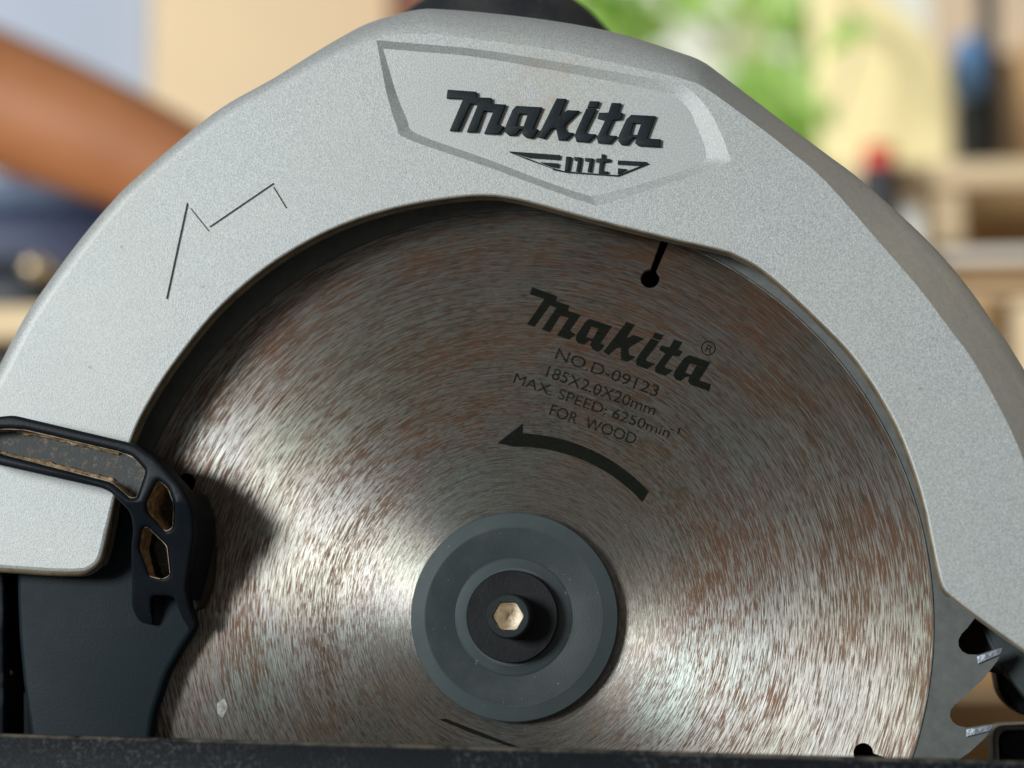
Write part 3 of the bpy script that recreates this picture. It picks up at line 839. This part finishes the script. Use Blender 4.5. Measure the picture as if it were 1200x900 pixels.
# ---- lumber pile at the right
YS = 0.90
g = 0.0004
def layer(name, x0, y0, x1, y1, depth, mat, label, cat='plank', yf=YS, group=None):
    lo, hi = P(x0, y1, yf), P(x1, y0, yf)
    return tag(obj(name, box_mesh((lo.x, yf, lo.z + g), (hi.x, yf + depth, hi.z - g), 0.003), M[mat]), label, cat, group)
layer('lumber_plank', 985, 181, 1420, 222, 0.40, 'pine', 'broad tan board on top of the lumber pile')
layer('spacer_block', 1086, 222, 1128, 286, 0.10, 'pine', 'short tan spacer block under the broad top board', 'block')
layer('spacer_block', 1250, 222, 1300, 286, 0.10, 'pine', 'square spacer block at the far end under the top board', 'block')
layer('lumber_plank', 1132, 236, 1245, 286, 0.05, 'pine2', 'orange brown board standing recessed between two spacer blocks', 'plank', YS + 0.12)
layer('lumber_plank', 985, 286, 1420, 311, 0.40, 'pale', 'pale whitish planed board in the lumber pile')
layer('lumber_plank', 1010, 311, 1420, 331, 0.38, 'pine2', 'thin brown board directly under the pale whitish board')
layer('lumber_plank', 990, 331, 1420, 353, 0.40, 'pine', 'thin tan board above the bottom blocks of the pile')
zt = P(1100, 353, YS).z
def ground_block(x0, x1, label, mat, y_extra=0.0, dep=0.12):
    a_, b_ = P(x0, 353, YS), P(x1, 353, YS)
    tag(obj('support_block', box_mesh((a_.x, YS + y_extra, ZB), (b_.x, YS + y_extra + dep, zt - g), 0.003), M[mat]), label, 'block')
ground_block(1000, 1164, 'wide brown support block at the inner end under the lumber', 'pine2')
ground_block(1188, 1420, 'wide tan support block at the outer end under the lumber', 'pine')

ztop = P(1100, 181, YS).z
# plywood sheet with a rounded corner standing on the pile
pl = [(962, 195), (1112, 195), (1112, 100), (1103, 66), (1080, 34), (1050, 8), (1020, -20), (1000, -70), (940, -70), (955, 60)]
pts = [(P(x, y, 1.02).x, max(P(x, y, 1.02).z, ztop + 0.0006)) for x, y in pl]
tag(obj('plywood_sheet', curve_mesh([pts], 1.02, 1.038, 0.001, 1, px=False), M['ply']), 'sunlit yellow plywood sheet with rounded corner standing on lumber pile', 'plywood')

def standing(name, x0, x1, ytop, yf, dep, mat, label, cat, zbase=None, bev=0.003):
    a_, b_ = P(x0, ytop, yf), P(x1, ytop, yf)
    return tag(obj(name, box_mesh((a_.x, yf, ztop + 0.0006 if zbase is None else zbase), (b_.x, yf + dep, a_.z), bev), mat), label, cat)

# bar clamp: steel bar, jaws, blue grip
cb = P(1158, 180, 1.10)
clamp = thing('bar_clamp', 'upright black bar clamp with blue grip on the lumber pile', 'clamp', (cb.x, 1.10, ztop))
def cl(name, x0, y0, x1, y1, yf, dep, mat, bev=0.003):
    lo, hi = P(x0, y1, yf), P(x1, y0, yf)
    return obj(name, box_mesh((lo.x, yf, max(lo.z, ztop + 0.0006)), (hi.x, yf + dep, hi.z), bev), mat, clamp)
M['clampbar'] = m_plain('dark_bar', (0.03, 0.032, 0.04), 0.5, 0.3)
M['blue'] = m_plain('blue_grip', (0.16, 0.34, 0.66), 0.5, 0, 0.2, 20)
M['slate'] = m_plain('slate_jaw', (0.10, 0.12, 0.14), 0.6, 0, 0.3, 20)
cl('bar', 1151, -70, 1167, 190, 1.10, 0.012, M['clampbar'])
gb = [P(x, y, 1.09) for x, y in [(1137, 44), (1135, 62), (1133, 85), (1134, 108), (1136, 116)]]
obj('grip', tube_mesh(gb, [0.007, 0.011, 0.0125, 0.011, 0.008], 20), M['blue'], clamp)
cl('jaw', 1122, 112, 1150, 190, 1.10, 0.03, M['slate'])
M['card'] = m_plain('cardboard', (0.62, 0.46, 0.29), 0.85, 0, 0.1, 12)
M['tan'] = m_plain('tan_board', (0.60, 0.46, 0.32), 0.8, 0, 0.1, 8)
standing('cardboard_box', 1170, 1190, 62, 1.12, 0.10, M['card'], 'narrow pale cardboard box beside the bar clamp', 'box')
standing('wooden_block', 1192, 1260, 50, 1.12, 0.10, M['pine2'], 'orange brown wooden block beside the pale cardboard box', 'block')
standing('wall_board', 1090, 1420, -90, 1.62, 0.03, M['tan'], 'large light brown board standing behind the bar clamp', 'board', zbase=ZB - 0.85)

# white tub and red-capped black bottle on the pale board
zp = P(1060, 286, YS).z
tb = P(1062, 290, 0.97)
tub = thing('plastic_tub', 'white plastic tub on the lumber beneath a red cap', 'tub', (tb.x, 0.97, zp))
lo, hi = P(1036, 290, 0.94), P(1085, 212, 0.94)
M['white'] = m_plain('white_plastic', (0.72, 0.78, 0.82), 0.5, 0, 0.06, 20)
obj('body', box_mesh((lo.x, 0.94, zp + 0.0006), (hi.x, 1.0, hi.z), 0.006, 3), M['white'], tub)
obj('rim', box_mesh((lo.x - 0.002, 0.938, hi.z + 0.0003), (hi.x + 0.002, 1.002, hi.z + 0.003), 0.001), M['white'], tub)
rc = P(1030, 190, 0.87)
zb_ = hi.z
bot = thing('red_capped_bottle', 'squat black bottle with bright red cap on the lumber pile', 'bottle', (rc.x, 0.87, ztop))
M['red'] = m_plain('red_cap', (0.78, 0.07, 0.04), 0.45, 0, 0.1, 20)
M['blk'] = m_plain('black_matte', (0.02, 0.022, 0.03), 0.5, 0, 0.2, 20)
def zlathe(prof, n=40):
    vs, fs = [], []
    for r, z in prof:
        for k in range(n):
            t_ = 2 * math.pi * k / n; vs.append((r * math.cos(t_), r * math.sin(t_), z))
    for i in range(len(prof) - 1):
        for k in range(n): fs.append((i * n + k, i * n + (k + 1) % n, (i + 1) * n + (k + 1) % n, (i + 1) * n + k))
    return mesh_py(vs, fs, True, sharp=35)
k_ = 1.29 / FPX
def zput(o, x, y): o.location = (x, y, 0)
z_r0, z_r1, z_r2 = P(1030, 212, 0.87).z, P(1030, 197, 0.87).z, P(1030, 172, 0.87).z
ob = obj('body', zlathe([(0.0004, z_r0 - 0.10), (0.011, z_r0 - 0.10), (0.0118, z_r0 - 0.098), (0.0118, z_r1 - 0.002), (0.010, z_r1)]), M['blk'], bot); zput(ob, rc.x, 0.87)
oc = obj('cap', zlathe([(0.009, z_r1 - 0.001), (0.0096, z_r1 + 0.001), (0.0096, z_r2 - 0.003), (0.008, z_r2), (0.0004, z_r2)]), M['red'], bot); zput(oc, rc.x, 0.87)
# shelf that the bottle stands on
sh_lo, sh_hi = P(985, 300, 0.84), P(1052, 300, 0.84)
tag(obj('offcut_stand', box_mesh((sh_lo.x, 0.845, ZB), (sh_hi.x, 0.896, z_r0 - 0.1004), 0.002), M['pine2']), 'brown wooden stand carrying the red capped bottle', 'block')

# ---- garden tree and added pale wall for the bright sky beyond
tw = thing('sky_fill_wall', 'added pale plaster yard wall beyond the green tree', 'wall', (0.9, 3.6, ZB - 0.85))  # added pale wall supplies the sky brightness between the leaves
M['backdrop'] = m_plain('pale_sky_wall', (0.86, 0.86, 0.76), 0.9, 0, 0.06, 2)
obj('wall_face', box_mesh((-3.0, 3.6, ZB - 0.85), (5.0, 3.75, 2.6), 0.01), M['backdrop'], tw)
obj('coping', box_mesh((-3.02, 3.57, 2.601), (5.02, 3.78, 2.66), 0.01), M['backdrop'], tw)

tp = P(880, 60, 1.9)
tree = thing('garden_tree', 'small bright green leafy tree in the yard behind the saw', 'tree', (tp.x, 1.9, ZB - 0.85))
M['bark'] = m_plain('pale_bark', (0.62, 0.52, 0.38), 0.9, 0, 0.25, 30)
obj('trunk', tube_mesh([(tp.x, 1.9, ZB - 0.85), (tp.x + 0.01, 1.9, 0.1), P(884, 140, 1.9), P(880, 50, 1.9), P(890, -80, 1.9)], [0.026, 0.022, 0.017, 0.015, 0.011], 14), M['bark'], tree)
for br in ([(884, 140), (930, 70), (985, 30)], [(882, 100), (820, 30), (760, 10)], [(880, 60), (910, 0), (960, -60)], [(884, 160), (920, 140), (955, 130)]):
    obj('branch', tube_mesh([P(x, y, 1.9 + 0.05 * i) for i, (x, y) in enumerate(br)], [0.009, 0.006, 0.004], 8), M['bark'], tree)
tl = NT('leaf_green'); tv = tl.n('NewGeometry')
lf = tl.ramp(tv.outputs['Random Per Island'], [(0.0, (0.18, 0.40, 0.05)), (0.3, (0.40, 0.70, 0.12)), (0.7, (0.60, 0.86, 0.24)), (1.0, (0.80, 0.94, 0.50))])
tl.p(Base_Color=lf, Roughness=0.5)
tr_ = tl.n('BsdfTranslucent'); tl.set(tr_.inputs[0], lf)
mx = tl.n('MixShader'); mx.inputs[0].default_value = 0.35
tl.t.links.new(tl.b.outputs[0], mx.inputs[1]); tl.t.links.new(tr_.outputs[0], mx.inputs[2]); tl.t.links.new(mx.outputs[0], tl.out.inputs[0])
vs, fs = [], []
clumps = [(705, 5, 38, 90), (745, 30, 30, 60), (640, -20, 60, 60), (800, -10, 40, 36), (905, 10, 38, 60), (985, 45, 38, 66), (955, 8, 30, 30), (925, 120, 45, 120), (890, 90, 28, 40), (870, 140, 30, 50), (960, 165, 26, 36),
          (945, 190, 40, 60), (1010, 90, 20, 10), (760, 90, 30, 20), (690, 80, 60, 60), (800, 180, 60, 60)]
for cx, cy, r, n_ in clumps:
    for _ in range(int(n_ * 0.55)):
        w = P(cx + random.gauss(0, r * 0.55), cy + random.gauss(0, r * 0.5), random.uniform(1.72, 2.1))
        s = random.uniform(0.014, 0.034)
        d = Vector((random.gauss(0, 1), random.gauss(0, .6), random.gauss(-0.3, 1))).normalized()
        nn = Vector((random.gauss(-0.3, .6), -1, random.gauss(.3, .6))).normalized()
        sd = d.cross(nn).normalized() * s * 0.45
        i0 = len(vs)
        vs += [w - d * s, w + sd - d * s * .2, w + sd * .7 + d * s * .5, w + d * s * 1.1, w - sd * .7 + d * s * .5, w - sd - d * s * .2]
        fs.append((i0, i0 + 1, i0 + 2, i0 + 3, i0 + 4, i0 + 5))
for cx, cy, r, n_ in [(985, 42, 18, 6), (1003, 26, 14, 3), (960, 135, 12, 5)]:    # twigs hanging in front of the plywood
    for _ in range(n_):
        w = P(cx + random.gauss(0, r * 0.6), cy + random.gauss(0, r * 0.6), random.uniform(0.86, 0.93))
        s = random.uniform(0.007, 0.013)
        d = Vector((random.gauss(0, 1), random.gauss(0, .6), random.gauss(-0.3, 1))).normalized()
        nn = Vector((random.gauss(-0.3, .6), -1, random.gauss(.3, .6))).normalized()
        sd = d.cross(nn).normalized() * s * 0.45
        i0 = len(vs)
        vs += [w - d * s, w + sd - d * s * .2, w + sd * .7 + d * s * .5, w + d * s * 1.1, w - sd * .7 + d * s * .5, w - sd - d * s * .2]
        fs.append((i0, i0 + 1, i0 + 2, i0 + 3, i0 + 4, i0 + 5))
obj('branch', tube_mesh([P(930, 70, 1.95), P(960, 20, 1.5), P(985, 10, 1.0), P(1000, 60, 0.97), P(975, 140, 0.96)], [0.006, 0.005, 0.003, 0.002, 0.0015], 8), M['bark'], tree)
obj('crown', mesh_py(vs, fs, False, fix=False), tl.m, tree)

# ---- sheets and things at the left
zf = ZB
def sheet(name, x0, x1, ytop, yf, dep, mat, label, cat):
    a_, b_ = P(x0, ytop, yf), P(x1, ytop, yf)
    return tag(obj(name, box_mesh((a_.x, yf, zf), (b_.x, yf + dep, a_.z), 0.002), mat), label, cat)
sheet('painted_panel', -260, 178, -120, 1.12, 0.02, m_plain('grey_blue_panel', (0.50, 0.57, 0.70), 0.6, 0, 0.05, 6), 'pale blue grey panel standing behind the forearm', 'panel')
sheet('cream_sheet', 179, 457, -120, 1.10, 0.02, m_plain('cream_board', (0.80, 0.62, 0.40), 0.8, 0, 0.05, 5), 'cream fibreboard sheet standing beside the blue grey panel', 'board')
sheet('brown_post', 459, 540, -140, 1.08, 0.04, m_wood('red_brown_wood', (0.16, 0.06, 0.035), (0.26, 0.10, 0.05), 2), 'dark red brown post beside the cream sheet', 'post')

pz1, pz0 = P(0, 358, 0.48).z, P(0, 398, 0.48).z
xa, xb = P(-160, 380, 0.48).x, P(520, 380, 0.48).x
tag(obj('pine_board', box_mesh((xa, 0.48, pz0), (xb, 0.90, pz1), 0.002), m_wood('light_pine', (0.70, 0.54, 0.32), (0.80, 0.64, 0.42), 0)), 'light pine board under the forearm and the black power tool', 'board')
tag(obj('dark_filler_box', box_mesh((xa + 0.02, 0.50, ZB), (xb - 0.02, 0.88, pz0 - 0.0006), 0.008, 3), M['blk']), 'added dark box filling the dark below the light pine board', 'case')  # added box: gives the dark tone below the board and supports it
cz = P(0, 205, 0.74).z
ncase = thing('navy_case', 'navy blue tool case lying on the pine board behind the forearm', 'case', (P(40, 300, .74).x, 0.80, pz1))
lo, hi = P(-140, 300, 0.74), P(170, 240, 0.74)
M['navy'] = m_plain('navy_plastic', (0.018, 0.032, 0.095), 0.5, 0, 0.2, 20)
M['steelblue'] = m_plain('blue_grey_lid', (0.13, 0.19, 0.31), 0.5, 0, 0.2, 20)
obj('body', box_mesh((lo.x, 0.74, pz1 + 0.0006), (hi.x, 0.88, hi.z), 0.006, 3), M['navy'], ncase)
obj('lid', box_mesh((lo.x - 0.002, 0.738, hi.z + 0.0004), (hi.x + 0.002, 0.882, cz), 0.006, 3), M['steelblue'], ncase)
tlx = P(10, 322, 0.60)
rad = tlx.z - pz1
ptool = thing('power_tool', 'black rounded power tool with brass knob on the pine board', 'power tool', (tlx.x, 0.62, pz1))
rad = (P(0, 290, 0.60).z - pz1) / 2 - 0.0004
c_z = pz1 + rad + 0.0006
xr = P(62, 320, 0.60).x
M['toolblk'] = m_plain('tool_black', (0.022, 0.03, 0.04), 0.35, 0, 0.2, 30)
obj('body', tube_mesh([(xr - 0.11, 0.62, c_z), (xr - 0.07, 0.62, c_z), (xr - 0.03, 0.62, c_z), (xr - 0.010, 0.62, c_z), (xr, 0.62, c_z)], [rad * 0.9, rad * 0.96, rad, rad * 0.94, rad * 0.6], 28), M['toolblk'], ptool)
kp = P(43, 315, 0.595)
obj('knob', tube_mesh([(kp.x, 0.610, kp.z), (kp.x, 0.594, kp.z), (kp.x, 0.588, kp.z), (kp.x, 0.586, kp.z)], [0.005, 0.0052, 0.0042, 0.002], 18), m_plain('brass', (0.75, 0.62, 0.42), 0.3, 0.6), ptool)

# ---- the forearm and hand (one continuous skin)
def person():
    YA = 0.56
    J = []; E = []; Rr = []
    def add(px, py, y, r, par=None):
        J.append(P(px, py, y)); Rr.append(r)
        if par is not None: E.append((par, len(J) - 1))
        return len(J) - 1
    k = (YA - CAM.y) / FPX
    s = add(-420, -140, YA + 0.10, 100 * k)
    e = add(-300, 20, YA + 0.03, 96 * k, s)
    e2 = add(-220, 50, YA, 100 * k, e)
    f1 = add(-100, 85, YA, 100 * k, e2)
    f2 = add(0, 118, YA, 93 * k, f1)
    f3 = add(110, 160, YA, 84 * k, f2)
    f4 = add(220, 205, YA, 70 * k, f3)
    w = add(310, 250, YA, 52 * k, f4)
    pm = add(370, 290, YA, 54 * k, w)
    kn = add(420, 315, YA, 48 * k, pm)
    for i, dy in enumerate((-0.030, -0.010, 0.010, 0.028)):
        ln = (0.9, 1.0, 0.95, 0.75)[i]
        a1 = add(445, 320 + i, YA + dy * 0.9, 0.0085, kn)
        a2 = add(445 + 55 * ln, 326, YA + dy, 0.0080, a1)
        add(445 + 85 * ln, 344, YA + dy, 0.0068, a2)
    t1 = add(385, 318, YA - 0.035, 0.010, pm)
    t2 = add(415, 338, YA - 0.052, 0.0085, t1)
    add(440, 346, YA - 0.058, 0.007, t2)
    me = bpy.data.meshes.new('mesh'); me.from_pydata([tuple(j) for j in J], E, [])
    o = bpy.data.objects.new('tmp', me); COL.objects.link(o)
    m1 = o.modifiers.new('skin', 'SKIN'); m1.use_smooth_shade = True
    for sv, r in zip(me.skin_vertices[0].data, Rr): sv.radius = (r, r)
    me.skin_vertices[0].data[0].use_root = True
    m2 = o.modifiers.new('sub', 'SUBSURF'); m2.levels = 2; m2.render_levels = 2
    dg = bpy.context.evaluated_depsgraph_get()
    res = bpy.data.meshes.new_from_object(o.evaluated_get(dg))
    bpy.data.objects.remove(o)
    res.materials.clear()
    return res
t = NT('tanned_skin'); v = t.obj(); f = t.noise(v, 25, 4, 0.6)
t.p(Base_Color=t.ramp(f, [(0.3, (0.40, 0.155, 0.06)), (0.7, (0.49, 0.20, 0.085))]), Roughness=0.55, Subsurface_Weight=0.1, Subsurface_Radius=(0.01, 0.004, 0.002), Subsurface_Scale=0.3)
tag(obj('person', person(), t.m), 'bare tanned forearm and hand of a person resting on the pine board', 'person')
